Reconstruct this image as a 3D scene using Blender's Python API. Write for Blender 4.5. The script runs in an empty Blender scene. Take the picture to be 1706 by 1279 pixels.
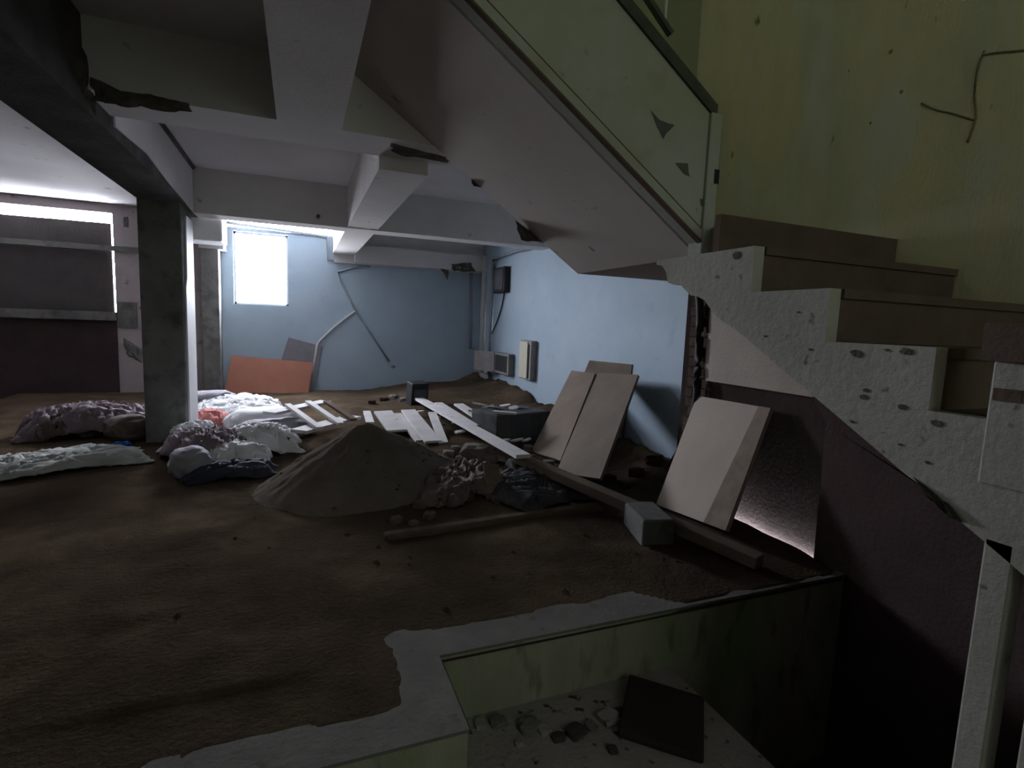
import bpy, bmesh, math, random
from mathutils import Vector, Matrix, noise
import numpy as np
random.seed(7)
S = bpy.context.scene
COL = S.collection
# ---------------------------------------------------------------- camera
F_PX = 885.0
YAW, PITCH, ROLL = .38265, .11409, .03922
EYE = Vector((0, 0, 1.3))
def cam_axes():
    f = Vector((math.sin(YAW), math.cos(YAW), 0)); r = Vector((math.cos(YAW), -math.sin(YAW), 0)); u = Vector((0, 0, 1))
    f2 = f*math.cos(PITCH) - u*math.sin(PITCH); u2 = u*math.cos(PITCH) + f*math.sin(PITCH)
    return r*math.cos(ROLL) + u2*math.sin(ROLL), u2*math.cos(ROLL) - r*math.sin(ROLL), f2
RT, UP, FW = cam_axes()
cd = bpy.data.cameras.new('camera'); cam = bpy.data.objects.new('camera', cd); COL.objects.link(cam)
cd.sensor_width = 36; cd.lens = F_PX/1706*36; cd.clip_start = .02; cd.clip_end = 200
m = Matrix.Identity(4)
for i in range(3):
    m[i][0] = RT[i]; m[i][1] = UP[i]; m[i][2] = -FW[i]; m[i][3] = EYE[i]
cam.matrix_world = m
S.camera = cam
# ---------------------------------------------------------------- world, daylight, exposure
W = bpy.data.worlds.new('overcast_sky'); S.world = W; W.use_nodes = True
bg = W.node_tree.nodes['Background']
bg.inputs['Color'].default_value = (.83, .88, 1, 1); bg.inputs['Strength'].default_value = 118.0
S.view_settings.view_transform = 'Standard'; S.view_settings.look = 'None'
S.view_settings.gamma = 1; S.view_settings.use_curve_mapping = False
S.view_settings.exposure = 0.0
S.cycles.max_bounces = 10; S.cycles.diffuse_bounces = 8; S.cycles.sample_clamp_indirect = 6
def portal(name, loc, rot, sx, sy):
    l = bpy.data.lights.new(name, 'AREA'); l.shape = 'RECTANGLE'; l.size = sx; l.size_y = sy; l.energy = 1
    l.cycles.is_portal = True
    o = bpy.data.objects.new(name, l); COL.objects.link(o); o.location = loc; o.rotation_euler = rot
    return o
R90 = math.pi/2
# ---------------------------------------------------------------- key planes of the place (metres)
XB, YB = 3.05, 9.25        # blue side wall, back wall
XS, Y1 = 2.78, 3.44        # stairwell wall, cross beam / landing back
ZS = 2.74                  # slab soffit
ZBM = 2.29                 # beam soffits
XL, YF = -6.0, -3.0        # left wall, front wall behind the viewer
ZTOP = 5.4                 # top of the stairwell
ZLOW, ZPIT = -.30, -1.1    # sunken floor, stair pit
def ray(u, v): return RT*((u-853)/F_PX) - UP*((v-639.5)/F_PX) + FW
def px(u, v, x): d = ray(u, v); return EYE + d*((x-EYE.x)/d.x)
def py(u, v, y): d = ray(u, v); return EYE + d*((y-EYE.y)/d.y)
def pz(u, v, z): d = ray(u, v); return EYE + d*((z-EYE.z)/d.z)
# ---------------------------------------------------------------- materials
def mat(name, c1, c2, scale=3, rough=.85, bump=.15, spot=None, spot_scale=14, spot_lo=.62, spot_soft=.07, stretch=(1,1,1), c3=None, c3_scale=.8, c3_lo=.5, metal=0, bscale=40):
    M = bpy.data.materials.new(name); M.use_nodes = True; nt = M.node_tree; N = nt.nodes; Lk = nt.links
    b = N['Principled BSDF']; b.inputs['Roughness'].default_value = rough; b.inputs['Metallic'].default_value = metal
    b.inputs['Specular IOR Level'].default_value = 0 if rough >= .9 else .25
    tc = N.new('ShaderNodeTexCoord'); mp = N.new('ShaderNodeMapping'); mp.inputs['Scale'].default_value = stretch
    Lk.new(tc.outputs['Object'], mp.inputs['Vector'])
    def nz(s, d=6, r=.6):
        n = N.new('ShaderNodeTexNoise'); n.inputs['Scale'].default_value = s; n.inputs['Detail'].default_value = d; n.inputs['Roughness'].default_value = r
        Lk.new(mp.outputs['Vector'], n.inputs['Vector']); return n.outputs['Fac']
    def ramp(fac, lo, hi):
        r = N.new('ShaderNodeMapRange'); r.inputs['From Min'].default_value = lo; r.inputs['From Max'].default_value = hi
        Lk.new(fac, r.inputs['Value']); return r.outputs['Result']
    def mix(fac, a, bb):
        x = N.new('ShaderNodeMix'); x.data_type = 'RGBA'
        Lk.new(fac, x.inputs['Factor'])
        for sock, val in ((x.inputs[6], a), (x.inputs[7], bb)):
            if isinstance(val, tuple): sock.default_value = (*val, 1)
            else: Lk.new(val, sock)
        return x.outputs[2]
    c = mix(ramp(nz(scale), .35, .65), c1, c2)
    if c3: c = mix(ramp(nz(c3_scale, 4), c3_lo, c3_lo+.16), c, c3)
    if spot: c = mix(ramp(nz(spot_scale, 3, .5), spot_lo, spot_lo+spot_soft), c, spot)
    Lk.new(c, b.inputs['Base Color'])
    if bump:
        bp = N.new('ShaderNodeBump'); bp.inputs['Strength'].default_value = bump; bp.inputs['Distance'].default_value = .02
        Lk.new(nz(bscale, 5), bp.inputs['Height']); Lk.new(bp.outputs['Normal'], b.inputs['Normal'])
    return M
blue = mat('blue_paint', (.34,.43,.51), (.39,.48,.555), 1.5, .7, .08, spot=(.31,.38,.44), spot_scale=4, spot_lo=.62, spot_soft=.2)
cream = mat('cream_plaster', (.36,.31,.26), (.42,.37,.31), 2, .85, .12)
slabm = mat('limewashed_slab', (.60,.585,.585), (.66,.645,.645), 1.6, .9, .08, spot=(.36,.34,.34), spot_scale=5, spot_lo=.70)
beamm = mat('limewashed_beam', (.62,.595,.58), (.68,.655,.635), 2, .9, .1, spot=(.36,.33,.3), spot_scale=7, spot_lo=.69)
greyc = mat('bare_grey_concrete', (.13,.13,.125), (.20,.20,.185), 3, .95, .3, spot=(.09,.09,.085), spot_scale=7, spot_lo=.52, spot_soft=.22)
darkc = mat('dark_bare_concrete', (.085,.08,.078), (.13,.12,.115), 4, .95, .4)
white = mat('white_paint_and_lit', (.66,.66,.67), (.72,.72,.73), 3, .7, .08, spot=(.4,.39,.38), spot_scale=10, spot_lo=.7)  # frame paint; also stands for window light on column and beam end
ywall = mat('mouldy_yellow_plaster', (.57,.525,.355), (.44,.45,.335), 1.9, .9, .12, spot=(.15,.14,.07), spot_scale=9, spot_lo=.68, stretch=(1.6,1.6,.55), c3=(.53,.54,.46), c3_scale=2.0, c3_lo=.50)
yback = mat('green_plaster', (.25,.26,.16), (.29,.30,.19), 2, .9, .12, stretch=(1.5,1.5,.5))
strg = mat('stained_white_limewash', (.31,.30,.26), (.375,.365,.32), 2.5, .9, .2, spot=(.13,.12,.10), spot_scale=16, spot_lo=.66, c3=(.27,.265,.21), c3_scale=1.6, c3_lo=.56)
para = mat('parapet_limewash', (.36,.365,.33), (.30,.31,.22), 1.6, .9, .15, spot=(.22,.21,.15), spot_scale=11, spot_lo=.69, c3=(.28,.26,.165), c3_scale=1.9, c3_lo=.54)
soff = mat('grey_stair_soffit', (.46,.415,.38), (.51,.465,.43), 1.4, .9, .08, spot=(.24,.22,.2), spot_scale=8, spot_lo=.70)
riserm = mat('brown_riser', (.085,.062,.05), (.12,.09,.07), 4, .9, .2)
dirtm = mat('brown_dirt', (.050,.036,.026), (.074,.054,.038), 2.2, 1, .6, bscale=45, c3=(.098,.072,.046), c3_scale=1.1, c3_lo=.52)
sandm = mat('grey_brown_sand', (.125,.105,.088), (.165,.14,.118), 5, 1, .8, bscale=120)
kerbm = mat('worn_grey_screed', (.13,.122,.115), (.17,.16,.15), 4, .9, .25, spot=(.12,.11,.1), spot_scale=12, spot_lo=.62)
ledgem = mat('algae_stained_concrete', (.27,.265,.21), (.34,.34,.255), 2.5, .95, .35, spot=(.10,.095,.08), spot_scale=5, spot_lo=.56, spot_soft=.2, stretch=(2.2,2.2,.6), c3=(.22,.27,.15), c3_scale=1.6, c3_lo=.50)
lowm = mat('gritty_floor', (.25,.22,.215), (.31,.28,.27), 5, .95, .5, spot=(.06,.05,.05), spot_scale=17, spot_lo=.62)
pitm = mat('very_dark_render', (.055,.045,.045), (.08,.065,.062), 3, .95, .4)  # very dark brown tone for the pit floor and some crumbs
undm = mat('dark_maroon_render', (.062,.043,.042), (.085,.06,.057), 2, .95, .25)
recm = mat('shade_darkened_masonry', (.034,.026,.024), (.048,.036,.033), 3, .95, .3)  # masonry brown kept very dark to carry the shade behind the leaning board
brickm = mat('dark_brown_brick', (.06,.045,.037), (.10,.075,.06), 8, .95, .5)  # dark brown brick tone, varied at random
spallm = mat('broken_concrete', (.09,.08,.07), (.15,.135,.115), 16, 1, 1.0, bscale=30)
ply1 = mat('brown_shutter_ply', (.17,.13,.10), (.215,.17,.13), 3, .85, .1, stretch=(1,1,.3))
ply1b = mat('dark_brown_ply', (.135,.108,.08), (.175,.14,.105), 3, .85, .1, stretch=(1,1,.3))
ply2 = mat('pale_beige_board', (.42,.355,.29), (.48,.41,.34), 2, .8, .06)
ply3 = mat('darker_beige_band', (.22,.175,.14), (.30,.245,.2), 9, .9, .2)
orange = mat('orange_plywood', (.31,.125,.085), (.36,.155,.105), 2.5, .75, .06)
greyb = mat('grey_fibre_board', (.16,.15,.17), (.21,.195,.215), 8, .85, .15)
plankw = mat('whitewashed_plank', (.58,.55,.55), (.68,.65,.64), 5, .8, .12, spot=(.3,.27,.26), spot_scale=9, spot_lo=.66)
plankb = mat('dusty_brown_timber', (.13,.105,.085), (.19,.155,.125), 5, .9, .25, stretch=(1,.4,1))
pvc = mat('white_pvc', (.55,.56,.56), (.62,.63,.63), 4, .5, .03)
conduit = mat('grey_conduit', (.22,.25,.28), (.27,.30,.33), 6, .6, .05)
blackm = mat('black_plastic', (.012,.012,.013), (.025,.025,.026), 10, .6, .05)
boxm = mat('dull_grey_steel_box', (.20,.18,.175), (.26,.24,.23), 8, .6, .05)
creamb = mat('cream_steel_panel', (.52,.49,.36), (.58,.55,.42), 6, .6, .03)
metal = mat('rusty_dark_handrail', (.045,.05,.035), (.075,.08,.055), 8, .8, .2)
shut = mat('dark_shutter', (.05,.045,.043), (.068,.06,.058), 3, .8, .15)
maroon = mat('dark_maroon_wall', (.052,.036,.038), (.072,.05,.05), 3, .9, .2)
pink = mat('pinkish_plaster', (.40,.35,.35), (.47,.42,.42), 2.5, .9, .15, spot=(.2,.17,.17), spot_scale=6, spot_lo=.64)
crackm = mat('crack_brown', (.15,.13,.08), (.19,.165,.105), 20, .95, .3)  # brown tone darker than the yellow plaster
chipm = mat('chip_grey_brown', (.085,.078,.065), (.13,.12,.10), 30, .95, .5)
kerbt = mat('earthy_timber', (.085,.063,.05), (.12,.09,.07), 6, .95, .6)
stone = mat('grey_rubble_stone', (.15,.13,.12), (.22,.195,.18), 9, .95, .5)
slatec = mat('dark_grey_slab', (.075,.075,.08), (.11,.11,.115), 6, .9, .3)
def cloth(n, a, b): return mat(n, a, b, 6, .8, .12, bscale=18)
c_white = cloth('white_plastic_sheet', (.72,.72,.74), (.80,.80,.82))
c_grey = cloth('grey_sacking', (.24,.23,.26), (.34,.33,.37))
c_mauve = cloth('mauve_cloth', (.17,.13,.15), (.24,.19,.21))
c_navy = cloth('navy_cloth', (.03,.032,.055), (.05,.05,.08))
c_pink = cloth('salmon_cloth', (.62,.20,.18), (.68,.26,.24))
c_blue = cloth('bright_blue_scrap', (.02,.10,.42), (.03,.14,.5))
c_dirty = cloth('dirty_brown_sacking', (.085,.065,.055), (.12,.092,.08))
c_drab = cloth('drab_white_sheet', (.36,.37,.35), (.46,.47,.44))
c_black = cloth('blackish_polythene', (.03,.03,.034), (.06,.06,.066))
# ---------------------------------------------------------------- mesh helpers
def link(name, me, m, parent=None):
    o = bpy.data.objects.new(name, me); COL.objects.link(o)
    if m is not None: me.materials.append(m)
    if parent is not None: o.parent = parent
    return o
def tag(o, label=None, cat=None, group=None, kind=None):
    if label: o['label'] = label
    if cat: o['category'] = cat
    if group: o['group'] = group
    if kind: o['kind'] = kind
    return o
def thing(name, label, cat, group=None, kind=None):
    o = bpy.data.objects.new(name, None); COL.objects.link(o); o.empty_display_size = .1
    return tag(o, label, cat, group, kind)
def mesh(name, vs, fs, m, parent=None, smooth=False):
    me = bpy.data.meshes.new(name); me.from_pydata([tuple(v) for v in vs], [], fs); me.validate(); me.update()
    bm = bmesh.new(); bm.from_mesh(me); bmesh.ops.recalc_face_normals(bm, faces=bm.faces); bm.to_mesh(me); bm.free()
    if smooth:
        for p in me.polygons: p.use_smooth = True
    return link(name, me, m, parent)
BOXF = [(0,1,3,2),(4,6,7,5),(0,4,5,1),(2,3,7,6),(0,2,6,4),(1,5,7,3)]
def boxes(name, bl, m, parent=None):
    vs, fs = [], []
    for x0,x1,y0,y1,z0,z1 in bl:
        k = len(vs)
        vs += [(x,y,z) for x in (x0,x1) for y in (y0,y1) for z in (z0,z1)]
        fs += [tuple(i+k for i in f) for f in BOXF]
    return mesh(name, vs, fs, m, parent)
def box(name, x0,x1,y0,y1,z0,z1, m, parent=None, bevel=0):
    o = boxes(name, [(x0,x1,y0,y1,z0,z1)], m, parent)
    if bevel: bev(o, bevel)
    return o
def bev(o, w, seg=2):
    b = o.modifiers.new('bevel', 'BEVEL'); b.width = w; b.segments = seg; b.limit_method = 'ANGLE'; return o
def prism(name, poly, d, m, parent=None):
    """polygon of 3D points extruded by vector d"""
    d = Vector(d); n = len(poly); vs = [Vector(p) for p in poly] + [Vector(p)+d for p in poly]
    fs = [tuple(range(n)), tuple(range(2*n-1, n-1, -1))] + [(i, (i+1) % n, (i+1) % n + n, i+n) for i in range(n)]
    return mesh(name, vs, fs, m, parent)
def yz(pts, x): return [Vector((x, y, z)) for y, z in pts]
def xz(pts, y): return [Vector((x, y, z)) for x, z in pts]
def jag(a, b, n, amp, seed):
    """a broken edge from a to b (2D points), both ends kept"""
    a, b = Vector(a), Vector(b); t = (b-a).normalized(); q = Vector((-t.y, t.x)); out = []
    for i in range(n+1):
        s = i/n; w = 0 if i in (0, n) else amp
        out.append(tuple(a.lerp(b, s) + q*w*noise.noise((seed*3.1, s*n*.55, 1.7))*1.6))
    return out
def tube(name, pts, r, m, parent=None, n=8):
    pts = [Vector(p) for p in pts]; vs, fs = [], []
    for i, p in enumerate(pts):
        t = (pts[min(i+1, len(pts)-1)] - pts[max(i-1, 0)]).normalized()
        a = t.cross(Vector((0,0,1))); a = a.normalized() if a.length > .05 else Vector((1,0,0)); b = t.cross(a).normalized()
        vs += [p + (a*math.cos(k*2*math.pi/n) + b*math.sin(k*2*math.pi/n))*r for k in range(n)]
    for i in range(len(pts)-1):
        fs += [(i*n+k, i*n+(k+1) % n, (i+1)*n+(k+1) % n, (i+1)*n+k) for k in range(n)]
    fs += [tuple(range(n)), tuple(range(len(vs)-n, len(vs)))]
    return mesh(name, vs, fs, m, parent, True)
def smoothpath(pts, k=5):
    pts = [Vector(p) for p in pts]; out = []
    for i in range(len(pts)-1):
        p0, p1, p2, p3 = pts[max(i-1,0)], pts[i], pts[i+1], pts[min(i+2, len(pts)-1)]
        for j in range(k):
            t = j/k
            out.append(.5*((2*p1) + (p2-p0)*t + (2*p0-5*p1+4*p2-p3)*t*t + (3*p1-p0-3*p2+p3)*t**3))
    return out + [pts[-1]]
def bar(name, a, b, w, t, m, parent=None, up=(0,0,1)):
    """a plank from a to b, width w across, thickness t below the line"""
    a, b = Vector(a), Vector(b); d = (b-a).normalized(); s = d.cross(Vector(up)).normalized(); n = s.cross(d).normalized()
    poly = [a-s*w/2, a+s*w/2, a+s*w/2-n*t, a-s*w/2-n*t]
    return prism(name, poly, b-a, m, parent)
def panel(name, bl, br, tl, t, m, parent=None, tr=None):
    bl, br, tl = Vector(bl), Vector(br), Vector(tl); tr = Vector(tr) if tr is not None else br + (tl-bl)
    n = (br-bl).cross(tl-bl).normalized()
    if n.dot(EYE-bl) > 0: n = -n            # thickness goes away from the viewed face
    return prism(name, [bl, br, tr, tl], n*t, m, parent)
def rock(name, c, r, m, parent=None, seed=0, sq=(1,1,.7), sub=2, amp=.35):
    bm = bmesh.new(); bmesh.ops.create_icosphere(bm, subdivisions=sub, radius=1)
    rot = Matrix.Rotation(seed*1.7, 3, 'Z')
    for v in bm.verts:
        d = v.co.copy(); k = 1 + amp*noise.noise(d*1.3 + Vector((seed*5.3, 0, 0))) + amp*.4*noise.noise(d*3.1 + Vector((0, seed*2.1, 0)))
        q = Vector((max(-.72, min(.72, d.x*k)), max(-.72, min(.72, d.y*k)), max(-.62, min(.62, d.z*k))))
        v.co = Vector(c) + rot @ Vector((q.x*r*sq[0], q.y*r*sq[1], q.z*r*sq[2]))
    me = bpy.data.meshes.new(name); bm.to_mesh(me); bm.free()
    return link(name, me, m, parent)
def patch(name, pts, d, m, parent=None):
    """a ragged broken area: polygon with its middle raised/sunk unevenly, thin"""
    pts = [Vector(p) for p in pts]; c = sum(pts, Vector())/len(pts); d = Vector(d); vs = []; n = len(pts)
    ring = []
    for k, s in enumerate((1, .72, .4)):
        for i, p in enumerate(pts):
            vs.append(c + (p-c)*s + d*((0 if k == 0 else .6 + .7*noise.noise(p*9+Vector((k*3,0,0))))))
    vs.append(c + d*.7)
    fs = []
    for k in range(2):
        fs += [(k*n+i, k*n+(i+1) % n, (k+1)*n+(i+1) % n, (k+1)*n+i) for i in range(n)]
    fs += [(2*n+i, 2*n+(i+1) % n, 3*n) for i in range(n)]
    return mesh(name, vs, fs, m, parent)
def ragged(pts, n=5, amp=.012, seed=1):
    """subdivide a closed 3D outline and shake it inside its own plane"""
    pts = [Vector(p) for p in pts]; out = []; c = sum(pts, Vector())/len(pts)
    for i, p in enumerate(pts):
        q = pts[(i+1) % len(pts)]
        for k in range(n):
            w = p.lerp(q, k/n); out.append(w + (w-c).normalized()*amp*2*noise.noise(w*23+Vector((seed,0,0))))
    return out
# ---------------------------------------------------------------- ground height over the raised floor
def fbm(x, y, s, o=4):
    return sum(noise.noise((x*s*2**k, y*s*2**k, 3.3+k))/2**k for k in range(o))
def sst(a, b, x):
    t = max(0, min(1, (x-a)/(b-a))); return t*t*(3-2*t)
def ground(x, y):
    h = .022 + .022*fbm(x, y, .9) + .007*fbm(x, y, 6)
    wob = .05*noise.noise((x*3, y*3, 0)) + .02*noise.noise((x*14, y*14, 2))
    if x > .5 - .10: d = (y-1.89) if x > .62 else max(y-1.89, min(.5-x, y-1.49))
    else: d = min(.5-x, y-1.49) if y < 1.89 else max(.5-x, y-1.89)
    lim = .16 if x < 1.5 else max(0, .16 - (x-1.5)*.9)
    h *= sst(lim-.02, lim+.40, d+wob); h -= .02*(1-sst(lim-.05, lim+.02, d+wob))
    # heap of fine rubble and earth towards the far corner and along the side wall
    h += .13*sst(5.4, 7.4, y)*sst(.9, 1.9, x) + .05*sst(6.6, 8.0, y)
    h += .10*math.exp(-((x-1.55)/.45)**2 - ((y-4.0)/.6)**2)*(1+.7*fbm(x, y, 3))
    h += .10*math.exp(-((x-1.25)/.7)**2 - ((y-6.3)/.9)**2)
    h += .10*math.exp(-((x-1.35)/.5)**2 - ((y-4.9)/.6)**2)
    h += .22*math.exp(-((x-XB)/.35)**2)*sst(3.2, 3.8, y)*(1+.4*fbm(x, y, 2.5))*.8
    return h
def gp(u, v, dz=0):
    """ground point seen at a pixel"""
    z = 0.0
    for _ in range(12):
        p = pz(u, v, z+dz); z = .5*z + .5*ground(p.x, p.y)
    return pz(u, v, z+dz)
# ================================================================ SETTING
# ---- floors
fl = thing('floor', None, None, kind='structure')
prism('slab', [(XL,1.49,0),(.5,1.49,0),(.5,1.89,0),(XS,1.89,0),(XS,3.3,0),(XB+.1,3.3,0),(XB+.1,YB+.1,0),(XL,YB+.1,0)], (0,0,-.012), kerbm, fl)
# vertical faces of the platform, stained with algae
prism('platform_face', [(XL,1.497,-.008),(.497,1.497,-.008),(.497,1.897,-.008),(XS,1.897,-.008),(XS,2.1,-.008),(XL,2.1,-.008)], (0,0,ZPIT), ledgem, fl)
prism('sunken_floor', [(XL,YF,ZLOW),(1.63,YF,ZLOW),(1.63,1.9,ZLOW),(XL,1.9,ZLOW)], (0,0,-.85), lowm, fl)
box('pit_floor', 1.6,XS+.1,YF,1.95,ZPIT-.1,ZPIT, pitm, fl)
box('stair_foot_landing', 1.63,XS,YF,-2.0,ZPIT,ZLOW, lowm, fl)
# dirt layer
def grid(name, x0,x1,y0,y1,nx,ny, fn, m):
    vs = [(x0+(x1-x0)*i/nx, y0+(y1-y0)*j/ny) for j in range(ny+1) for i in range(nx+1)]
    vs = [(x, y, fn(x, y)) for x, y in vs]
    fs = [(j*(nx+1)+i, j*(nx+1)+i+1, (j+1)*(nx+1)+i+1, (j+1)*(nx+1)+i) for j in range(ny) for i in range(nx)]
    fs = [f for f in fs if max(vs[k][2] for k in f) > -.025]
    return mesh(name, vs, fs, m, None, True)
def dz(x, y):
    if (x > .495 and y < 1.895) or y < 1.495: return -.03
    if x > XS and y < 3.3: return -.03
    return ground(x, y)
d1 = grid('dirt_cover', -3.6, XB-.005, 1.5, YB-.025, 260, 300, dz, dirtm)
tag(d1, 'loose brown dirt spread over the raised concrete floor', 'dirt', kind='stuff')
# ---- back wall (with the bright window and the strip openings), blue
wb = thing('wall_back', None, None, kind='structure')
w_tl, w_tr, w_br, w_bl = (py(*q, YB) for q in ((386,385),(481,391),(479,508),(392,508)))
WX0, WX1, WZ0, WZ1 = (w_tl.x+w_bl.x)/2, (w_tr.x+w_br.x)/2, (w_bl.z+w_br.z)/2, (w_tl.z+w_tr.z)/2
SZ = py(455,384,YB).z                      # sill of the clerestory strip above the blue wall
SX0, SX1 = py(352,360,YB).x, py(556,385,YB).x
XC = py(366,500,YB).x                      # blue wall starts here, beside the far column
TH = .18
boxes('blue_render', [(XC,WX0,YB,YB+TH,-.1,SZ),(WX0,WX1,YB,YB+TH,-.1,WZ0),(WX0,WX1,YB,YB+TH,WZ1,SZ),(WX1,SX1,YB,YB+TH,-.1,SZ),(SX1,XB+.2,YB,YB+TH,-.1,2.16)], blue, wb)
box('limewashed_head', SX1,XB+.2,YB-.06,YB+TH,2.16,ZS, slabm, wb)
box('strip_head', SX0-.1,SX1,YB,YB+TH,ZS-.03,ZS, slabm, wb)
# left bay of the back wall
LX1 = py(187,362,YB).x; LZ1 = py(90,346,YB).z; LZ0 = py(100,520,YB).z; LX2 = py(236,500,YB).x
box('left_head', -4.15,LX1,YB,YB+TH,LZ1+.0,ZS, pink, wb)
box('dark_dado', XL,LX1,YB-.02,YB+TH,-.1,LZ0, maroon, wb)
boxes('pier', [(LX1,XC,YB,YB+TH,-.1,SZ),(LX1,SX0,YB,YB+TH,SZ,ZS)], pink, wb)
boxes('far_left_wall', [(XL,-5.15,YB,YB+TH,LZ0,ZS),(-5.15,-4.15,YB,YB+TH,LZ0,2.50)], pink, wb)
box('far_left_pier', -4.15,-4.0,YB,YB+TH,LZ0,LZ1, pink, wb)
box('sill_ledge', XL,LX1+.01,YB-.10,YB,LZ0-.09,LZ0+.03, greyc, wb)
boxes('stain_block', [(py(197,525,YB).x,py(229,525,YB).x,YB-.03,YB,py(212,545,YB).z,py(212,503,YB).z)], greyc, wb)
patch('torn_plaster', ragged([py(q[0],q[1],YB) for q in ((205,562),(236,580),(238,606),(222,596),(210,590))],4,.02,2), (0,-.03,0), greyc, wb)
boxes('pier_socket', [(py(207,380,YB).x,py(214,380,YB).x,YB-.02,YB,py(210,378,YB).z,py(210,361,YB).z)], darkc, wb)
# ---- side walls
wr = thing('wall_right', None, None, kind='structure')
bl_edge = jag((3.33,1.72),(3.27,.85),14,.03,4) + jag((3.27,.85),(3.42,0),10,.04,9)[1:]
prism('blue_render', yz([(YB+.1,-.1),(YB+.1,ZS),(3.33,ZS)]+bl_edge+[(3.42,-.1)], XB), (.2,0,0), blue, wr)
box('backing_masonry', XS+.05,XS+.25,YF,3.36,ZPIT,ZTOP, recm, wr)
box('masonry_return', XS+.06,XB+.01,3.30,3.42,-.1,1.7, recm, wr)
# broken brick end of the stairwell wall
for k in range(21):
    z0 = .02+k*.077; off = .02*noise.noise((k*1.7,0,5))
    ya, yb_ = 3.10, 3.315-.02*noise.noise((k*2.3,1,0)) + (.09*(1-k/7) if k < 7 else 0)
    ys = ya+(yb_-ya)*(.35 if k % 2 else .62)
    for a, b in ((ya, ys-.005), (ys+.005, yb_)):
        bo = box('brick', XS+.01+off+.02*random.random(), XS+.12, a, b, z0+.004, z0+.070, brickm, wr)
# plaster of the stairwell wall
cre = jag((3.11,1.62),(3.095,.94),8,.015,6)
def bnd(y): return 1.401 - .575*(1.763-y) + .15      # hidden inside the stair body
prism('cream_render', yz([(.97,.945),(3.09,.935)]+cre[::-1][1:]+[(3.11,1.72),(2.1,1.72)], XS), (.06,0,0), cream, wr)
prism('yellow_render', yz([(YF,bnd(YF)),(2.1,1.72),(3.11,1.72),(3.11,1.80),(Y1+.2,1.80),(Y1+.2,ZTOP),(YF,ZTOP)], XS), (.06,0,0), ywall, wr)
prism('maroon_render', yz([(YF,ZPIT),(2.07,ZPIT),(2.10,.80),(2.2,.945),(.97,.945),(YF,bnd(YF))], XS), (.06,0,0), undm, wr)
# scratches on the yellow plaster
for pts in (((1535,172),(1560,183),(1590,190),(1622,200)), ((1640,84),(1628,120),(1624,160),(1626,195),(1612,238)), ((1637,92),(1660,88),(1706,84))):
    tube('crack', smoothpath([px(u,v,XS-.002) for u,v in pts]), .0045, crackm, wr, 5)
for u,v,r in ((1484,86,.012),(1502,153,.011),(1414,118,.008),(1450,205,.009)):
    rock('pock_mark', px(u,v,XS), r, crackm, wr, u*.01, (.4,1,1.3), 1)
wl = thing('wall_left', None, None, kind='structure'); box('render', XL-.2,XL,YF,YB+.2,-1.2,ZS, pink, wl)
# ---- front wall behind the viewer and the stairwell shaft above
wf = thing('wall_front', None, None, kind='structure')
SHX0, SHX1, SHZ0, SHZ1 = .45, 2.55, 1.3, 4.3        # unseen stairwell window, shaped to light the near side
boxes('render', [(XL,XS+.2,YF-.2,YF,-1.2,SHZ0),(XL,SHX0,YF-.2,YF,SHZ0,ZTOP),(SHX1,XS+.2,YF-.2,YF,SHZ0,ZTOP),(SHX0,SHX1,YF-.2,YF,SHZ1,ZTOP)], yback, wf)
ws = thing('wall_stairwell', None, None, kind='structure')
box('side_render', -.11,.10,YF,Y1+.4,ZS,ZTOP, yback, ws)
def sof(x): return 1.67 + .672*(1.86-x)                # underside line of the upper flight
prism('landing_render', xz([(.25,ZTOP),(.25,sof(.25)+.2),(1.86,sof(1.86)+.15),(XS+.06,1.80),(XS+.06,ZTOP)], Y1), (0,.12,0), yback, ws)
# ---- ceilings
ce = thing('ceiling', None, None, kind='structure')
boxes('slab', [(XL,-.11,YF,Y1+.1,ZS,ZS+.15),(XL,XB+.2,Y1+.12,YB+.2,ZS,ZS+.15)], slabm, ce)
box('stairwell_slab', -.11,XS+.25,YF-.2,Y1+.4,ZTOP,ZTOP+.15, slabm, ce)
# ---- windows: frames in the openings
w1 = thing('window_1', 'blown-out bright window opening in the blue back wall', None, kind='structure')
boxes('frame', [(WX0-.0,WX0+.03,YB+.05,YB+.11,WZ0,WZ1),(WX1-.03,WX1,YB+.05,YB+.11,WZ0,WZ1),(WX0,WX1,YB+.05,YB+.11,WZ0,WZ0+.03),(WX0,WX1,YB+.05,YB+.11,WZ1-.03,WZ1)], white, w1)
w2 = thing('window_2', 'dark shuttered window with a bright gap along its top', None, kind='structure')
gx = .035; gz = py(100,364,YB).z
box('shutter_leaf', py(80,430,YB).x+.01,LX1-gx,YB+.04,YB+.08,LZ0,gz, shut, w2)
box('shutter_leaf', -4.0,py(80,430,YB).x+.006,YB+.05,YB+.09,LZ0,gz, shut, w2)
box('rail', -4.1,LX2+.02,YB-.035,YB-.005,py(100,412,YB).z,py(100,403,YB).z, greyc, w2)
w3 = thing('window_3', 'unseen stairwell window behind the viewer, shaped to light the near side', None, kind='structure')
boxes('frame', [(SHX0,SHX0+.05,YF-.14,YF-.08,SHZ0,SHZ1),(SHX1-.05,SHX1,YF-.14,YF-.08,SHZ0,SHZ1),(SHX0,SHX1,YF-.14,YF-.08,SHZ0,SHZ0+.05),(SHX0,SHX1,YF-.14,YF-.08,SHZ1-.05,SHZ1),(1.48,1.52,YF-.14,YF-.08,SHZ0,SHZ1)], metal, w3)
gm = bpy.data.materials.new('dimming_glass'); gm.use_nodes = True; nt_ = gm.node_tree; nt_.nodes.clear()  # tinted sheet added to dim the daylight from this window
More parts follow.
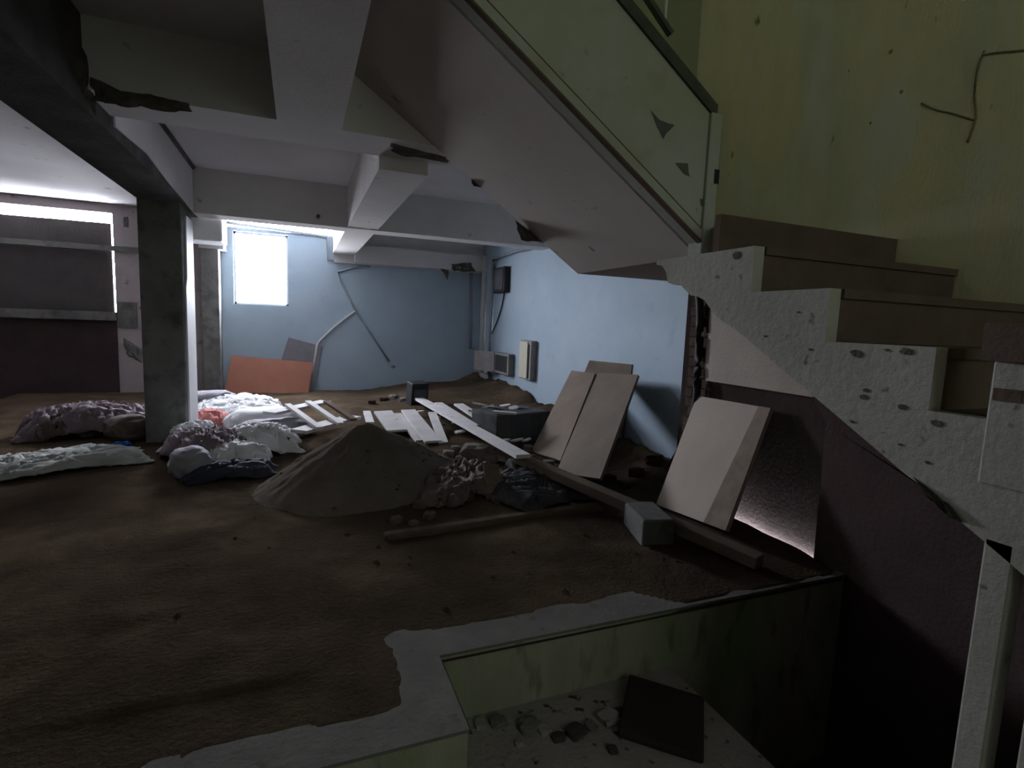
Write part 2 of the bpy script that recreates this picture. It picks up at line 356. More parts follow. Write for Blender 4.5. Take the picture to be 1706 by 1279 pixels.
go = nt_.nodes.new('ShaderNodeOutputMaterial'); gt = nt_.nodes.new('ShaderNodeBsdfTransparent'); gt.inputs['Color'].default_value = (.122,.126,.110,1)
nt_.links.new(gt.outputs[0], go.inputs['Surface'])
box('dimming_pane', SHX0,SHX1,YF-.115,YF-.105,SHZ0,SHZ1, gm, w3)
portal('daylight_window', ((WX0+WX1)/2, YB+TH+.02, (WZ0+WZ1)/2), (-R90,0,0), WX1-WX0, WZ1-WZ0)
portal('daylight_strip', ((SX0+SX1)/2, YB+TH+.02, (SZ+ZS)/2), (-R90,0,0), SX1-SX0, ZS-SZ)
portal('daylight_far_left', (-4.65, YB+TH+.02, (2.50+ZS)/2), (-R90,0,0), 1.0, ZS-2.50)
portal('daylight_left_gap', (-3.2, YB+TH+.02, (LZ1+gz)/2), (-R90,0,0), 1.7, .12)
portal('daylight_stairwell', ((SHX0+SHX1)/2, YF-.22, (SHZ0+SHZ1)/2), (R90,0,0), SHX1-SHX0, SHZ1-SHZ0)
# ================================================================ BEAMS AND COLUMNS
def spall(pts, d, parent, seed=1, amp=.015): return patch('broken_edge', ragged(pts,5,amp,seed), d, spallm, parent)
b1 = thing('concrete_beam', 'pale ceiling beam with a broken lower edge running across above the sand heap', 'beam')
boxes('body', [(-1.0,XB,Y1,Y1+.40,2.39,ZS+.01)], beamm, b1)
spall([py(u,v,Y1) for u,v in ((150,128),(190,150),(260,160),(318,172),(318,186),(240,184),(175,172),(150,165))], (0,-.03,0), b1, 3, .02)
spall([pz(u,v,2.39) for u,v in ((652,238),(745,262),(748,272),(652,252))], (0,0,-.025), b1, 5, .012)
b2 = thing('concrete_beam', 'overhead beam running from the pale cross beam towards the viewer beside the stairs', 'beam')
box('body', -.11,.235,YF,Y1-.002,2.375,ZS+.01, beamm, b2)
b3 = thing('concrete_beam', 'dark bare concrete beam running along above the grey column', 'beam')
box('body', -1.36,-1.0,YF,YB,ZBM,ZS+.01, darkc, b3)
prism('plaster_skin', [(-.99,3.9,ZBM+.06),(-.99,4.6,ZBM+.10),(-.99,5.3,ZBM+.05),(-.99,6.0,ZBM+.02),(-.99,6.36,ZBM),(-.99,6.36,ZS),(-.99,3.9,ZS)], (-.02,0,0), slabm, b3)
tube('ceiling_crack', [(-.985,4.7,ZS-.01),(-.985,6.36,ZS-.012)], .022, darkc, b3, 6)
spall([(-1.0,3.3,2.42),(-1.0,3.43,2.6),(-1.0,3.43,2.38),(-1.0,3.6,2.30)], (.03,0,0), b3, 8, .02)
b4 = thing('concrete_beam', 'pale cross beam above the window between the grey column and the middle beam', 'beam')
box('body', -1.0,XB,6.39,6.68,ZBM,ZS+.01, beamm, b4)
tube('anchor_stub', [py(530,361,6.39)+Vector((0,.01,0)), py(530,361,6.39)+Vector((0,-.06,0))], .02, darkc, b4, 6)
zb = 2.3; s_ = (zb-1.3)/.8
b5 = thing('concrete_beam', 'whitewashed middle beam running to the back wall right of the window', 'beam')
box('body', .405*s_,.672*s_,Y1+.38,YB,zb,ZS+.01, beamm, b5)
tube('hook_hole', [py(678,324,6.385)-Vector((0,.0,0)), py(678,324,6.36)], .02, blackm, b5, 6)
b6 = thing('concrete_beam', 'low head beam under the ceiling in the far corner by the white pipe', 'beam')
box('body', .672*s_,XB,YB-.22,YB-.06,2.17,2.45, slabm, b6)
spall([py(u,v,YB-.22) for u,v in ((752,440),(785,438),(792,452),(755,452))], (0,-.05,0), b6, 2, .02)
spall([py(u,v,YB-.22) for u,v in ((733,447),(748,450),(746,466))], (0,-.03,0), b6, 4, .01)
c1 = thing('column', 'grey bare concrete column with one side painted as window-lit near the cloth heap', 'column')
bev(box('shaft', -1.36,-1.015,5.86,6.38,-.05,ZBM+.01, greyc, c1), .012)
prism('lit_side', yz([(5.93,0),(5.93,1.52),(5.99,1.60),(6.03,2.2),(6.36,2.2),(6.37,0)], -1.0), (-.03,0,0), white, c1)  # white coat stands for window light on this side
bev(box('lit_beam_end', -1.18,-.78,6.70,7.15,2.06,ZBM+.02, white, c1), .02)  # beam end, coloured white for the light falling on it
c2 = thing('column', 'far grey pier beside the window behind the grey column', 'column')
box('shaft', py(336,500,YB-.3).x,py(365,500,YB-.3).x,YB-.3,YB,-.05,2.2, greyc, c2)
box('lit_pier_top', py(330,380,YB-.3).x,py(372,380,YB-.3).x,YB-.32,YB,2.2,ZBM+.02, white, c2)  # white here stands for light on the beam end above the pier
# ================================================================ STAIRS
NX = 1.57; TR = .325; RI = .17; YR0 = 1.82; Z0 = 1.79
st = thing('stair_flight', 'lower flight of concrete stairs with a stained white side and brown risers', 'stairs')
NST = 12
def yr(k): return YR0 - TR*k + (.05 if k else 0)
top = []
for k in range(1, NST):
    top += [(yr(k-1) if k > 1 else 2.13, Z0-RI*k), (yr(k), Z0-RI*k)]
lowend = yr(NST-1)
def under(y): return 1.401 - .575*(1.763-y)
ragb = jag((2.13,1.60),(1.95,1.50),5,.03,3) + jag((1.95,1.50),(1.60,under(1.60)),9,.022,5)[1:] + [(1.25,under(1.25)),(.95,under(.95))] + jag((.93,under(.93)),(.78,under(.78)+.0),6,.014,8) + [(lowend, under(lowend))]
poly = top + [(lowend, Z0-RI*NST)] + ragb[::-1]
prism('stringer', yz(poly, NX), (.05,0,0), strg, st)
for k in range(0, NST):
    box('riser', NX+.05 + (.03 if k == 0 else 0),XS-.005,yr(k),yr(k)+.03,Z0-RI*(k+1),Z0-RI*k-(.02 if k else 0), riserm, st)
for k in range(1, NST):
    box('tread', NX+.05,XS-.005,yr(k)-.012,yr(k-1)+.03,Z0-RI*k-.03,Z0-RI*k, riserm, st)
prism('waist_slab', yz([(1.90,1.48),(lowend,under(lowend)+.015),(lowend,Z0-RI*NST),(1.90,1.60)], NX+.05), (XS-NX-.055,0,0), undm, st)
for u,v,r in ((1440,662,.02),(1443,650,.015),(1503,678,.016),(1560,703,.02),(1428,588,.03),(1508,588,.03),(1478,583,.012),(1228,425,.02),(1330,520,.008),(1500,740,.01),(1420,702,.008),(1300,470,.006),(1275,560,.006),(1470,720,.007),(1350,582,.008),(1545,770,.008)):
    prism('chipped_spot', ragged([Vector((NX-.001, px(u,v,NX).y+a_*r*.62, px(u,v,NX).z+b_*r*.42)) for a_, b_ in ((-1,-.2),(-.3,-.9),(.6,-.6),(1,.3),(.2,.9),(-.7,.6))],3,r*.35,u*.1), (-.002,0,0), chipm, st)
patch('broken_edge', ragged([px(u,v,NX-.001) for u,v in ((1522,795),(1545,812),(1580,838),(1602,868),(1588,862),(1550,832))],4,.006,3), (-.02,0,0), recm, st)
bev(box('newel_post', NX-.004,NX+.09,.60,.765,.95,1.255, strg, st), .006)
box('newel_cap', NX-.03,NX+.12,.50,.78,1.255,1.345, riserm, st)
box('notch', NX-.008,NX,.70,.755,1.16,1.19, riserm, st)
for a, b, lab in ((.672,.735,'slim white post under the stair stringer at the right edge'), (.47,.612,'wider pale post nearest the viewer at the lower right corner')):
    p_ = tag(bev(box('support_post', NX-.0,NX+.06,a,b,ZPIT,under(a)+.05, strg), .006), lab, 'post')
# landing
la = thing('stair_landing', 'concrete stair landing slab joining the two flights', 'landing')
prism('slab', [(1.70,YR0+.03,1.67),(XS,YR0+.03,1.67),(XS,3.30,1.67),(XB,3.34,1.67),(XB,Y1,1.67),(1.86,Y1,1.67),(1.86,2.12,1.67),(1.80,2.0,1.67)], (0,0,Z0-1.67), soff, la)
# upper flight
uf = thing('stair_flight', 'upper flight of stairs crossing overhead with smooth grey underside and solid parapet', 'stairs')
YN = 2.16
steps = []
nU = 9; x = 1.86; z = Z0
dx = (1.86-.25)/nU; dzz = .672*dx
for k in range(nU):
    steps += [(1.86-dx*k, Z0+dzz*k), (1.86-dx*k, Z0+dzz*(k+1))]
steps += [(.25, Z0+dzz*nU)]
prism('body', xz([(1.86,sof(1.86))]+steps+[(.25,sof(.25))], YN+.02), (0,Y1-YN-.022,0), soff, uf)
PH = .60
prism('parapet', xz([(1.80,sof(1.80)),(1.80,sof(1.80)+PH),(.25,sof(.25)+PH),(.25,sof(.25))], YN-.06), (0,.10,0), para, uf)
prism('drip_moulding', xz([(1.79,sof(1.79)+.005),(1.79,sof(1.79)+.055),(.25,sof(.25)+.055),(.25,sof(.25)+.005)], YN-.072), (0,.02,0), para, uf)
prism('moulding_groove', xz([(1.79,sof(1.79)+.058),(1.79,sof(1.79)+.07),(.25,sof(.25)+.07),(.25,sof(.25)+.058)], YN-.0625), (0,.01,0), riserm, uf)
prism('moulding_groove', xz([(1.79,sof(1.79)-.004),(1.79,sof(1.79)+.008),(.25,sof(.25)+.008),(.25,sof(.25)-.004)], YN-.074), (0,.03,0), riserm, uf)
hr = prism('handrail', xz([(1.82,sof(1.82)+PH-.01),(1.82,sof(1.82)+PH+.05),(.25,sof(.25)+PH+.05),(.25,sof(.25)+PH-.01)], YN-.075), (0,.13,0), metal, uf)
a, b = py(1078,5,YN), py(1114,60,YN)
bar('upper_rail', a+(a-b)*2.5, b, .02, .03, metal, uf, (0,1,0))
tube('baluster', [py(1107,44,YN+.03), py(1107,44,YN+.03)+Vector((0,0,.6))], .008, pvc, uf, 6)
np_ = bev(box('end_post', 1.785,1.85,YN-.08,YN+.02,1.56,2.31, para, uf), .006)
box('dark_notch', 1.825,1.853,YN-.083,YN-.02,py(1192,306,YN-.08).z,py(1192,282,YN-.08).z, blackm, uf)
for pts in (((1083,182),(1095,200),(1110,205),(1122,208),(1112,220),(1105,232),(1097,215)), ((1126,272),(1146,272),(1150,295),(1138,290)), ((1165,330),(1184,332),(1178,340),(1168,342))):
    patch('broken_plaster', ragged([py(u,v,YN-.061) for u,v in pts],3,.005,pts[0][0]), (0,-.006,0), darkc, uf)
for pts in (((780,288),(803,312),(790,310)), ((858,366),(908,404),(868,400))):
    patch('broken_edge', ragged([py(u,v,Y1-.004) for u,v in pts],4,.01,pts[0][0]), (0,.02,.01), spallm, uf)
# dark pipe in the broken wall end
dp = tube('drain_pipe', smoothpath([px(u,v,XS-.02) for u,v in ((1138,468),(1152,474),(1164,492),(1166,540),(1163,600),(1160,660),(1150,712),(1132,752),(1118,775))]), .028, blackm)
tag(dp, 'dark pipe snaking down the broken brick end of the wall', 'pipe')
# ================================================================ SERVICES ON THE WALLS
q = thing('wall_pipe', 'white vertical plastic pipe standing in the far corner', 'pipe')
P0, P1 = py(809,418,YB-.25), py(801,650,YB-.25)
tube('pipe', [(P0.x,YB-.25,2.45),(P1.x,YB-.25,.05)], .05, pvc, q, 12)
for z in (2.17, 1.35, .6): tube('collar', [(P0.x,YB-.25,z),(P0.x,YB-.25,z+.05)], .058, pvc, q, 12)
t = tube('conduit', [px(u,v,XB-.04) for u,v in ((822,446),(822,432),(860,418),(905,408),(940,400))], .03, conduit); tag(t, 'grey conduit running along the top of the blue side wall', 'conduit')
t = tube('conduit', [px(822,440,XB-.03), px(813,640,XB-.03)], .03, conduit); tag(t, 'grey conduit dropping behind the white corner pipe', 'conduit')
t = tube('conduit', [py(u,v,YB-.03) for u,v in ((785,452),(784,580))], .028, conduit); tag(t, 'thin grey pipe hanging down the back wall left of the white pipe', 'conduit')
rock('bracket', py(776,551,YB-.03), .05, conduit, t, 1, (1,.6,.7), 1)
t = tube('conduit', [py(u,v,YB-.02) for u,v in ((352,366),(400,374),(470,384),(545,394),(547,432),(592,438),(617,443))], .024, conduit); tag(t, 'grey conduit framing the blue wall below the bright strip', 'conduit')
t = tube('hose', [py(u,v,YB-.02) for u,v in ((615,441),(588,446),(563,453),(568,468),(592,518),(622,562),(648,602))], .017, conduit); tag(t, 'thin grey hose slanting down the blue back wall', 'hose')
rock('socket', py(655,611,YB-.01), .05, conduit, t, 2, (1.1,.5,.8), 1)
t = tube('hose', smoothpath([py(u,v,YB-.03) for u,v in ((592,518),(565,538),(545,556),(530,572),(526,590),(519,625)) ]), .02, pvc); tag(t, 'pale hose hanging from the slanting hose towards the orange board', 'hose')
# electrics on the side wall
def wbox(name, u0,v0,u1,v1, dep, m, label, cat, um=None):
    a = px(u0,(v0+v1)/2,XB); b = px(u1,(v0+v1)/2,XB); zt = px((u0+u1)/2,v0,XB).z; zl = px((u0+u1)/2,v1,XB).z
    o = thing(name, label, cat)
    bev(box('body', XB-dep,XB,b.y,a.y,zl,zt, m, o), .008); return o, a.y, b.y, zl, zt
o,ya,yb_,zl,zt = wbox('junction_box', 832,446,850,488, .10, blackm, 'black junction box high on the blue wall with a cable hanging from it', 'junction box')
tube('cable', smoothpath([px(u,v,XB-.02) for u,v in ((840,488),(836,510),(828,535),(819,556))]), .012, blackm, o, 6)
box('cover_plate', XB-.11,XB-.09,yb_+.06,ya-.06,zl+.05,zt-.05, slatec, o)
o,ya,yb_,zl,zt = wbox('meter_box', 833,588,857,623, .10, boxm, 'open steel meter box with its shaded inside painted black low on the blue wall', 'meter box')
box('inside_shade_plate', XB-.105,XB-.09,yb_+.06,ya-.05,zl+.04,zt-.04, blackm, o)  # black plate stands for the shade inside the open box
prism('lid', [(XB-.10,ya,zl),(XB-.10,ya,zt),(XB-.30,ya+.42,zt),(XB-.30,ya+.42,zl)], (-.012,-.006,0), boxm, o)
o,ya,yb_,zl,zt = wbox('switch_box', 806,622,821,652, .09, boxm, 'small grey box near the floor beside the white corner pipe', 'switch box')
tube('knob', [(XB-.09,(ya+yb_)/2,zl+.1),(XB-.11,(ya+yb_)/2,zl+.1)], .04, blackm, o)
o,ya,yb_,zl,zt = wbox('panel_box', 875,567,894,632, .09, boxm, 'tall cream distribution panel box on the blue wall', 'panel box')
box('door', XB-.105,XB-.09,yb_+.10,ya-.02,zl+.02,zt-.02, creamb, o)
box('gap_shade_strip', XB-.102,XB-.09,yb_+.06,yb_+.10,zl+.03,zt-.05, blackm, o)  # black strip stands for the shade in the gap beside the door
t = tube('metal_rod', [px(845,648,XB-.12), px(908,692,XB-.12)], .022, conduit); tag(t, 'thin grey rod leaning against the foot of the blue wall', 'rod')
# ================================================================ LEANING BOARDS
def flat(bl, br, tl, tr):
    n = (br-bl).cross(tl-bl); d = tr-EYE
    return EYE + d*((bl-EYE).dot(n)/d.dot(n))
def board(name, label, bl, br, tl, tr, th, m, cat='board'):
    br = flat(tl, tr, bl, br); o = panel(name, bl, br, tl, th, m, None, tr); return tag(o, label, cat)
ob = board('plywood_sheet', 'orange plywood sheet leaning on the back wall below the window', py(366,690,YB-.30), py(508,690,YB-.30), py(386,592,YB-.05), py(522,604,YB-.05), .02, orange)
gb = board('fibre_board', 'small grey board tilted behind the orange plywood', py(452,650,YB-.06), py(520,662,YB-.06), py(481,562,YB-.03), py(537,577,YB-.03), .015, greyb)
gA = board('wood_panel', 'brown panel leaning on the blue wall, left of the pair', gp(880,752)+Vector((.03,0,0)), gp(929,767)+Vector((.03,0,0)), px(952,617,XB-.05), px(991,622,XB-.05), .025, ply1)
gB = board('wood_panel', 'wider brown panel leaning on the blue wall, right of the pair', gp(930,786)+Vector((-.02,0,0)), gp(1003,797)+Vector((-.02,0,0)), px(996,621,XB-.2), px(1063,624,XB-.2), .025, ply1b)
gC = board('wood_panel', 'dark panel behind the brown pair, drawn longer to darken the gap between them', px(925,735,XB-.02), px(1035,742,XB-.02), px(982,600,XB-.01), px(1053,607,XB-.01), .02, plankb)  # panel carried down so the gap in front of it reads as shaded
gD = thing('beige_board', 'pale beige board leaning under the stairs beside the timber', 'board')
bl, br, tl, tr = gp(1093,840), gp(1209,884), px(1161,659,XS-.02), px(1284,680,XS-.02)
br = flat(tl, tr, bl, br); panel('face', bl, br, tl, .03, ply2, gD, tr)
f = .70
panel('darker_edge_band', bl.lerp(br,.72)+Vector((-.004,-.002,.002)), br+Vector((-.004,-.002,.002)), tl.lerp(tr,.86)+Vector((-.004,-.002,.002)), .004, ply3, gD, tr+Vector((-.004,-.002,.002)))  # darker brown band along the right side of the board
# ================================================================ TIMBER, PLANKS, BLOCKS
tb = bar('timber', pz(866,756,.27), pz(1268,926,.09), .10, .07, plankb); tag(bev(tb,.006), 'long brown timber beam lying slanted across a concrete block', 'timber')
wp = bar('plank', pz(694,660,.26), pz(872,757,.30), .12, .03, plankw); tag(wp, 'long white plank pointing from the far wall to the brown timber', 'plank')
def cblock(name, label, u, v, sx, sy, sz, rz, m, dz_=0):
    g = gp(u, v); o = box(name, -sx/2,sx/2,-sy/2,sy/2,-.04,sz, m); bev(o,.012); o.location = (g.x, g.y, ground(g.x,g.y)+dz_); o.rotation_euler = (0,0,rz)
    return tag(o, label, 'block')
cblock('concrete_block', 'worn concrete block propping up the brown timber', 1078, 888, .20, .34, .15, -.25, greyc)
cblock('concrete_block', 'dark grey concrete slab chunk topped with white scraps', 850, 728, .72, .5, .33, .25, slatec, -.02)
chunk = bpy.data.objects['concrete_block.001']; zch = chunk.location.z+.345
g = gp(824,826); o = panel('board_offcut', g+Vector((-.06,0,-.02)), g+Vector((.05,-.02,-.02)), g+Vector((-.07,.06,.22)), .02, plankb); tag(o, 'short brown offcut standing on end before the timber', 'offcut')
g = gp(694,672); o = thing('speaker_box', 'small black box standing at the foot of the back wall', 'box'); o.location = (g.x,g.y,g.z)
bev(box('body', -.12,.12,-.1,.1,-.02,.30, blackm, o), .01); box('front_plate', -.09,.09,-.112,-.098,.05,.22, slatec, o); o.rotation_euler = (.12,0,.2)
kt = bar('kerb_timber', gp(640,888,.03), gp(1002,836,.05),   .08, .07, kerbt); tag(bev(kt,.015), 'earth-covered length of timber lying in front of the rubble', 'timber')
# lattice of white boards and battens
wf_ = thing('wooden_frame', 'white wooden frame of two boards and three battens lying on the debris', 'frame')
def pb(a, b, z0, z1, w, t, m, nm, par): return bar(nm, pz(*a, z0), pz(*b, z1), w, t, m, par)
pb((448,686),(543,667), .30,.30, .16,.03, plankw,'board',wf_)
pb((497,716),(590,692), .24,.24, .18,.03, plankw,'board',wf_)
for a, b in (((479,672),(533,711)), ((513,667),(568,704)), ((543,667),(590,697))): pb(a, b, .34, .27, .06,.025, plankb if a[0]==543 else plankw,'batten',wf_)
# fan of white planks behind the sand heap
fan = [((611,684),(617,703),.08,.24,.22,'short white plank end standing behind the sand heap top'),
       ((638,684),(662,716),.20,.26,.17,'broad white plank behind the heap, left of the fan'),
       ((662,688),(700,733),.09,.24,.12,'narrow white plank second in the fan behind the sand heap'),
       ((680,682),(722,734),.16,.27,.16,'broad white plank in the middle of the fan'),
       ((720,686),(739,736),.09,.25,.15,'white plank at the right end of the fan'),
       ((730,670),(790,708),.10,.27,.22,'white plank under the long plank near the far wall'),
       ((764,672),(803,697),.12,.28,.24,'white plank pointing at the dark slab chunk')]
for i, (a, b, w, za, zb_, lab) in enumerate(fan):
    o = pb(a, b, za, zb_, w, .022, plankw, 'plank', None); tag(o, lab, 'plank', 'white planks strewn behind the sand heap')
def chip(name, c, r, m, seed):
    rn = random.Random(seed); n = 6; c = Vector(c)
    t1 = Vector((rn.uniform(-.35,.35), rn.uniform(-.35,.35), 1)).normalized(); a_ = t1.cross(Vector((0,1,0))).normalized(); b_ = t1.cross(a_)
    return prism(name, [c + (a_*math.cos(k*2*math.pi/n) + b_*math.sin(k*2*math.pi/n)*.7)*r*rn.uniform(.6,1.15) for k in range(n)], t1*-.016, m)
# white scraps on and around the slab chunk
for i, (u, v, zz, s) in enumerate([(800,672,.30,.09),(812,676,.3,.07),(826,678,.3,.08),(842,674,.3,.07),(856,679,.3,.06),(868,677,.3,.06),(790,684,.28,.06),(748,690,.2,.06),(757,702,.2,.05),(765,718,.15,.08),(772,735,.12,.09),(764,744,.12,.07),(845,731,.13,.05),(862,731,.13,.09),(878,731,.13,.06),(730,694,.2,.05),(700,684,.2,.05)]):
    p = pz(u, v, zz) if i > 6 else pz(u, v, zch)
    if i < 7: s *= 1.3
    o = chip('plaster_scrap', p, s, plankw, i)
    tag(o, 'small white scrap lying among the planks and rubble', 'scrap', 'white scraps among the rubble')
o = bar('tile_strip', pz(822,684,zch+.02), pz(860,687,zch+.02), .05, .02, plankw); tag(o, 'narrow white strip lying on top of the dark slab chunk', 'strip')
# ================================================================ SAND HEAP
def sand(x, y):
    dx_, dy_ = x-.47, y-4.15
    a = math.atan2(dy_, dx_); R = .74 + .05*math.sin(2*a+.6) + .05*noise.noise((math.cos(a)*1.5, math.sin(a)*1.5, 2))
    r = math.hypot(dx_, dy_*1.12); t = r/R
    h = .52*(1-t) if t > .16 else .52*(1-.16) + .52*.08*(1-(t/.16)**2)
    if t > .85: h += .05*(t-.85)
    h += (.024*fbm(x, y, 4) + .012*noise.noise((a*9, t*1.2, 4)))*sst(1.15,.8,t) + .009*fbm(x,y,14)
    return ground(x, y) + max(-.03, h*1.0)
sp = grid('sand_heap', -.45, 1.45, 3.25, 5.1, 110, 110, sand, sandm)
tag(sp, 'conical heap of grey brown sand on the dirt floor', 'sand heap', kind='stuff')
# ================================================================ RUBBLE
rub = [(790,760,.15,stone),(815,770,.10,stone),(835,745,.10,greyc),(770,775,.09,dirtm),(745,800,.11,dirtm),(730,830,.10,dirtm),(775,830,.09,dirtm),(860,778,.10,greyc),(852,800,.07,brickm),
       (905,800,.09,dirtm),(935,812,.08,dirtm),(700,845,.06,sandm),(715,862,.05,sandm),(950,790,.08,dirtm),(972,822,.06,dirtm),(985,800,.07,dirtm),(880,750,.07,stone),(760,750,.06,stone),(925,760,.08,stone),
       (1015,800,.07,dirtm),(1040,812,.06,dirtm),(660,870,.05,sandm),(690,875,.04,sandm),(1090,770,.10,dirtm),(1060,790,.08,dirtm),(640,668,.08,dirtm),(655,664,.09,stone),(672,668,.07,stone),(620,672,.07,dirtm)]
rl = {0:'big pale boulder of broken concrete beside the long white plank', 1:'grey stone just right of the big pale boulder', 2:'grey lump under the near end of the long white plank', 7:'grey lump where plank and brown timber meet',
      8:'reddish brick bit next to the standing offcut', 16:'stone tucked under the dark slab chunk', 18:'stone wedged at the foot of the left brown panel', 22-1:'sandy clod at the left end of the earthy timber', 23:'earth lump at the foot of the broken wall end',
      25:'dark lump at the back wall below the hose', 26:'grey stone at the back wall left of the black box'}
rq = random.Random(3)
rub += [(rq.uniform(700,1000), rq.uniform(755,850), rq.uniform(.03,.075), rq.choice((dirtm,kerbt,stone,sandm))) for _ in range(26)]
for i, (u, v, r, mm) in enumerate(rub):
    g = gp(u, v); o = rock('rubble_stone', (g.x, g.y, g.z+r*.25), r, mm, None, i+1.37, (1,.9,.75), 2, .5)
    tag(o, rl.get(i, {dirtm: 'dark earth clod lying in the dirt', kerbt: 'brown earth clod beside the sand heap or timber', stone: 'grey rubble stone lying among the clods', sandm: 'sandy clod near the sand heap edge', greyc: 'grey concrete lump', brickm: 'reddish brick bit'}[mm]), 'rubble', 'lumps of rubble around the timber and walls')
vs_, fs_ = [], []
for i in range(900):                                     # crumbs too small to count
    x, y = random.uniform(-1.4,2.7), random.uniform(2.1,7.8)
    if random.random() > math.exp(-((x-1.3)/1.0)**2-((y-4)/1.4)**2)+.03: continue
    r = random.uniform(.006,.022); z = max(ground(x,y), sand(x,y) if -.45<x<1.45 and 3.25<y<5.1 else -1); k = len(vs_)
    for dx_, dy_, dz_ in ((1,0,0),(-1,0,0),(0,1,0),(0,-1,0),(0,0,.8),(0,0,-.5)):
        vs_.append((x+dx_*r*random.uniform(.7,1.3), y+dy_*r*random.uniform(.7,1.3), z+dz_*r))
    fs_ += [tuple(k+j for j in f_) for f_ in ((0,2,4),(2,1,4),(1,3,4),(3,0,4),(2,0,5),(1,2,5),(3,1,5),(0,3,5))]
tag(mesh('gravel_crumbs', vs_, fs_, dirtm), 'scattered crumbs of gravel over the dirt floor', 'gravel', kind='stuff')
# on the sunken floor
dm = pz(1103,1200,ZLOW)
o = box('broken_tile', -.17,.17,-.16,.16,0,.035, recm); o.location = (dm.x,dm.y,ZLOW+.005); o.rotation_euler = (.06,-.05,.85); tag(bev(o,.01), 'dark square slab lying on the sunken floor below the ledge', 'slab')
for i, (u, v, r) in enumerate([(880,1212,.05),(905,1216,.035),(960,1222,.045),(985,1212,.03),(1015,1200,.05),(1035,1194,.04),(830,1204,.04),(800,1208,.03),(930,1230,.03),(1060,1180,.035),(865,1240,.02),(1020,1250,.025),(965,1228,.02)]):
    p = pz(u, v, ZLOW); o = rock('plaster_crumb', (p.x,p.y,ZLOW+r*.2), r, [kerbm,lowm,pitm][i%3], None, i*.9+2, (1.2,1,.5), 2, .6)
    tag(o, 'crumb of fallen plaster at the foot of the ledge', 'rubble', 'plaster crumbs below the ledge')
# ================================================================ CLOTHS AND SACKS
def sheet(name, label, u, v, sx, sy, rz, m, h=.10, wr=.05, seed=1, cat='cloth', base=0, n=46, group=None):
    c = gp(u, v); vs, fs = [], []
    ca, sa = math.cos(rz), math.sin(rz)
    for j in range(n+1):
        for i in range(n+1):
            a, b = i/n*2-1, j/n*2-1
            e = 1 + .22*noise.noise((a*1.7+seed, b*1.7, seed*3.3)); ed = min(1-abs(a), 1-abs(b))
            lx, ly = a*sx/2*e, b*sy/2*e
            lx += .06*noise.noise((a*2.5, b*2.5, seed)); ly += .06*noise.noise((a*2.5, b*2.5, seed+9))
            x, y = c.x+lx*ca-ly*sa, c.y+lx*sa+ly*ca
            dome = max(0, 1-(a*a+b*b)*.75)
            fa = seed*1.3 + .9*noise.noise((a, b, seed*2.2)); ux, uy = x*math.cos(fa)+y*math.sin(fa), -x*math.sin(fa)+y*math.cos(fa)
            s = Vector((ux*2.2+seed*7, uy*4.6, seed)); w = 1-abs(noise.noise(s))*2; w2 = 1-abs(noise.noise(s*2.3))*2; w3 = 1-abs(noise.noise(s*5.1))*2
            z = ground(x, y) + base + h*dome**.7 + wr*(w*.75+w2*.35+w3*.06)*min(1, .25+ed*4) + .004
            if ed < .12: z -= (base+h*.2)*(1-ed/.12)*.6
            vs.append((x, y, max(z, ground(x, y)+.004)))
    fs = [(j*(n+1)+i, j*(n+1)+i+1, (j+1)*(n+1)+i+1, (j+1)*(n+1)+i) for j in range(n) for i in range(n)]
    o = mesh(name, vs, fs, m, None, True); so = o.modifiers.new('thickness','SOLIDIFY'); so.thickness = .006; so.offset = 1
    return tag(o, label, cat, group)
def sack(name, label, u, v, sx, sy, sz, rz, m, seed=1, cat='sack', lift=0, patchm=None):
    c = gp(u, v); bm = bmesh.new(); bmesh.ops.create_icosphere(bm, subdivisions=4, radius=1); rot = Matrix.Rotation(rz, 3, 'Z')
    for vv in bm.verts:
        d = vv.co.copy(); k = 1 + .16*noise.noise(d*1.6+Vector((seed*4,0,0))); w = 1-abs(noise.noise(d*3+Vector((0,seed*3,0))))*2
        q = Vector((math.copysign(abs(d.x)**.7, d.x), math.copysign(abs(d.y)**.7, d.y), d.z))
        k += .10*w
        vv.co = Vector((c.x, c.y, ground(c.x, c.y)+sz*.42+lift)) + rot @ Vector((q.x*k*sx/2, q.y*k*sy/2, max(-.8, d.z*k)*sz/2))
    me = bpy.data.meshes.new(name); bm.to_mesh(me); bm.free()
    for p in me.polygons: p.use_smooth = True
    return tag(link(name, me, m), label, cat)
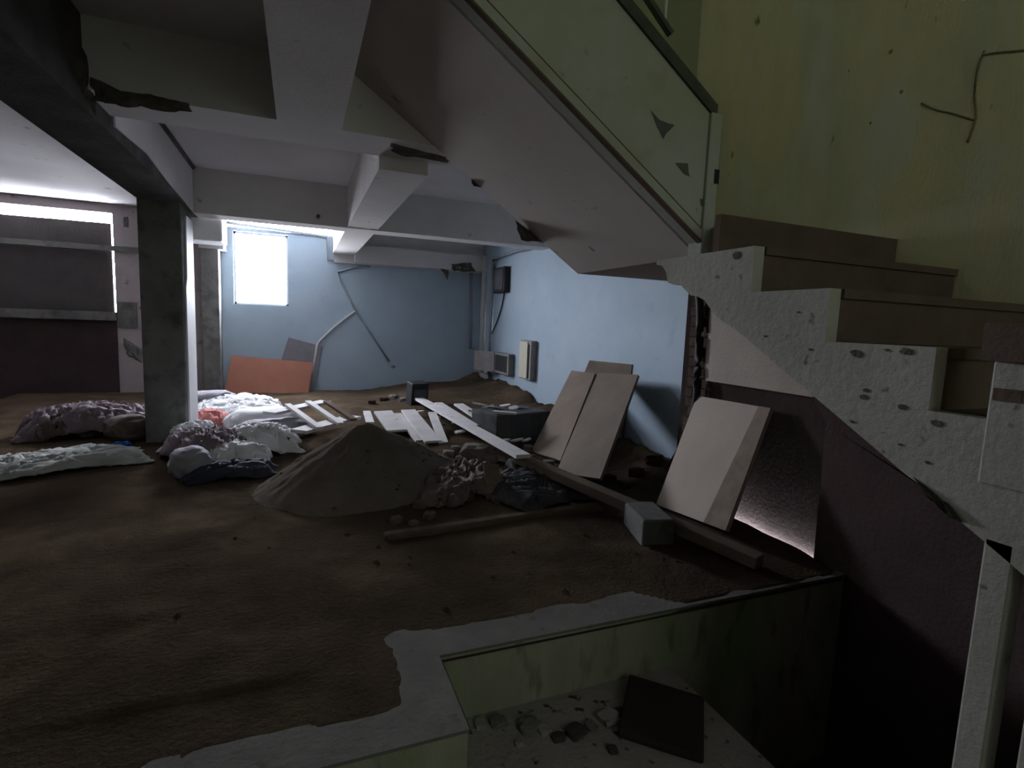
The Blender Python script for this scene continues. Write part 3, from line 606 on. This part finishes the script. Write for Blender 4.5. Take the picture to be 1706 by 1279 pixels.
sheet('plastic_sheet', 'white plastic sheet spread below the orange plywood', 395,694, 1.15,.95, .1, c_white, .20,.06,1)
sack('cement_sack', 'flat grey sack lying on the white sheet behind the column', 352,690, .5,.35,.12, .2, c_grey, 5, lift=.18)
sheet('red_rag', 'salmon red rag tucked beside the lit white column face', 350,712, .45,.5, .3, c_pink, .16,.05,3)
sack('cement_sack', 'white and grey lumpy sack left of the white wooden frame', 440,716, .75,.55,.26, .25, c_white, 2)
sack('cement_sack', 'dark grey sack sagging under the lumpy white one', 455,728, .75,.4,.2, .2, c_grey, 3)
sheet('cloth_heap', 'mauve cloth heaped in front of the column foot', 345,765, .62,.70, .4, c_mauve, .20,.09,4)
sheet('plastic_sheet', 'crumpled white sheet lying before the lumpy sack', 428,752, .72,.50, .2, c_white, .18,.09,6)
sheet('navy_cloth', 'dark navy cloth folded under the white sheet edge', 385,792, .60,.34, .2, c_navy, .08,.04,7)
sheet('plastic_sheet', 'narrow white sheet hanging over the mauve cloth', 395,776, .50,.30, .15, c_white, .15,.06,8)
sack('rag_bundle', 'small grey rag bundle at the front of the cloth heap', 318,793, .26,.26,.24, .5, c_grey, 9)
sheet('plastic_sheet', 'torn white strip at the left of the mauve cloth', 322,745, .22,.55, -.5, c_white, .20,.05,10)
sheet('cloth_heap', 'brown mauve cloth heap left of the grey column', 150,722, 1.05,.7, .1, c_mauve, .20,.12,11)
sack('rag_bundle', 'dirty rag bundle against the left side of the column', 220,730, .40,.34,.24, .6, c_dirty, 12)
sheet('cloth_heap', 'dark red brown rag thrown on the far left floor', 100,728, .5,.45, .5, c_dirty, .16,.08,13)
sheet('plastic_sheet', 'long dusty white sheet lying at the left edge', 85,778, 1.15,.55, .35, c_drab, .05,.06,14)
sheet('blue_scrap', 'small bright blue scrap by the column foot', 204,748, .10,.08, .3, c_blue, .05,.02,15, n=14)
sheet('polythene', 'crumpled dark polythene between timber and sand heap', 905,815, .78,.60, .3, c_black, .04,.06,16)
sheet('cloth_heap', 'brown dusty cloth half buried right of the sand heap', 762,815, .60,.60, .2, c_dirty, .05,.08,17)
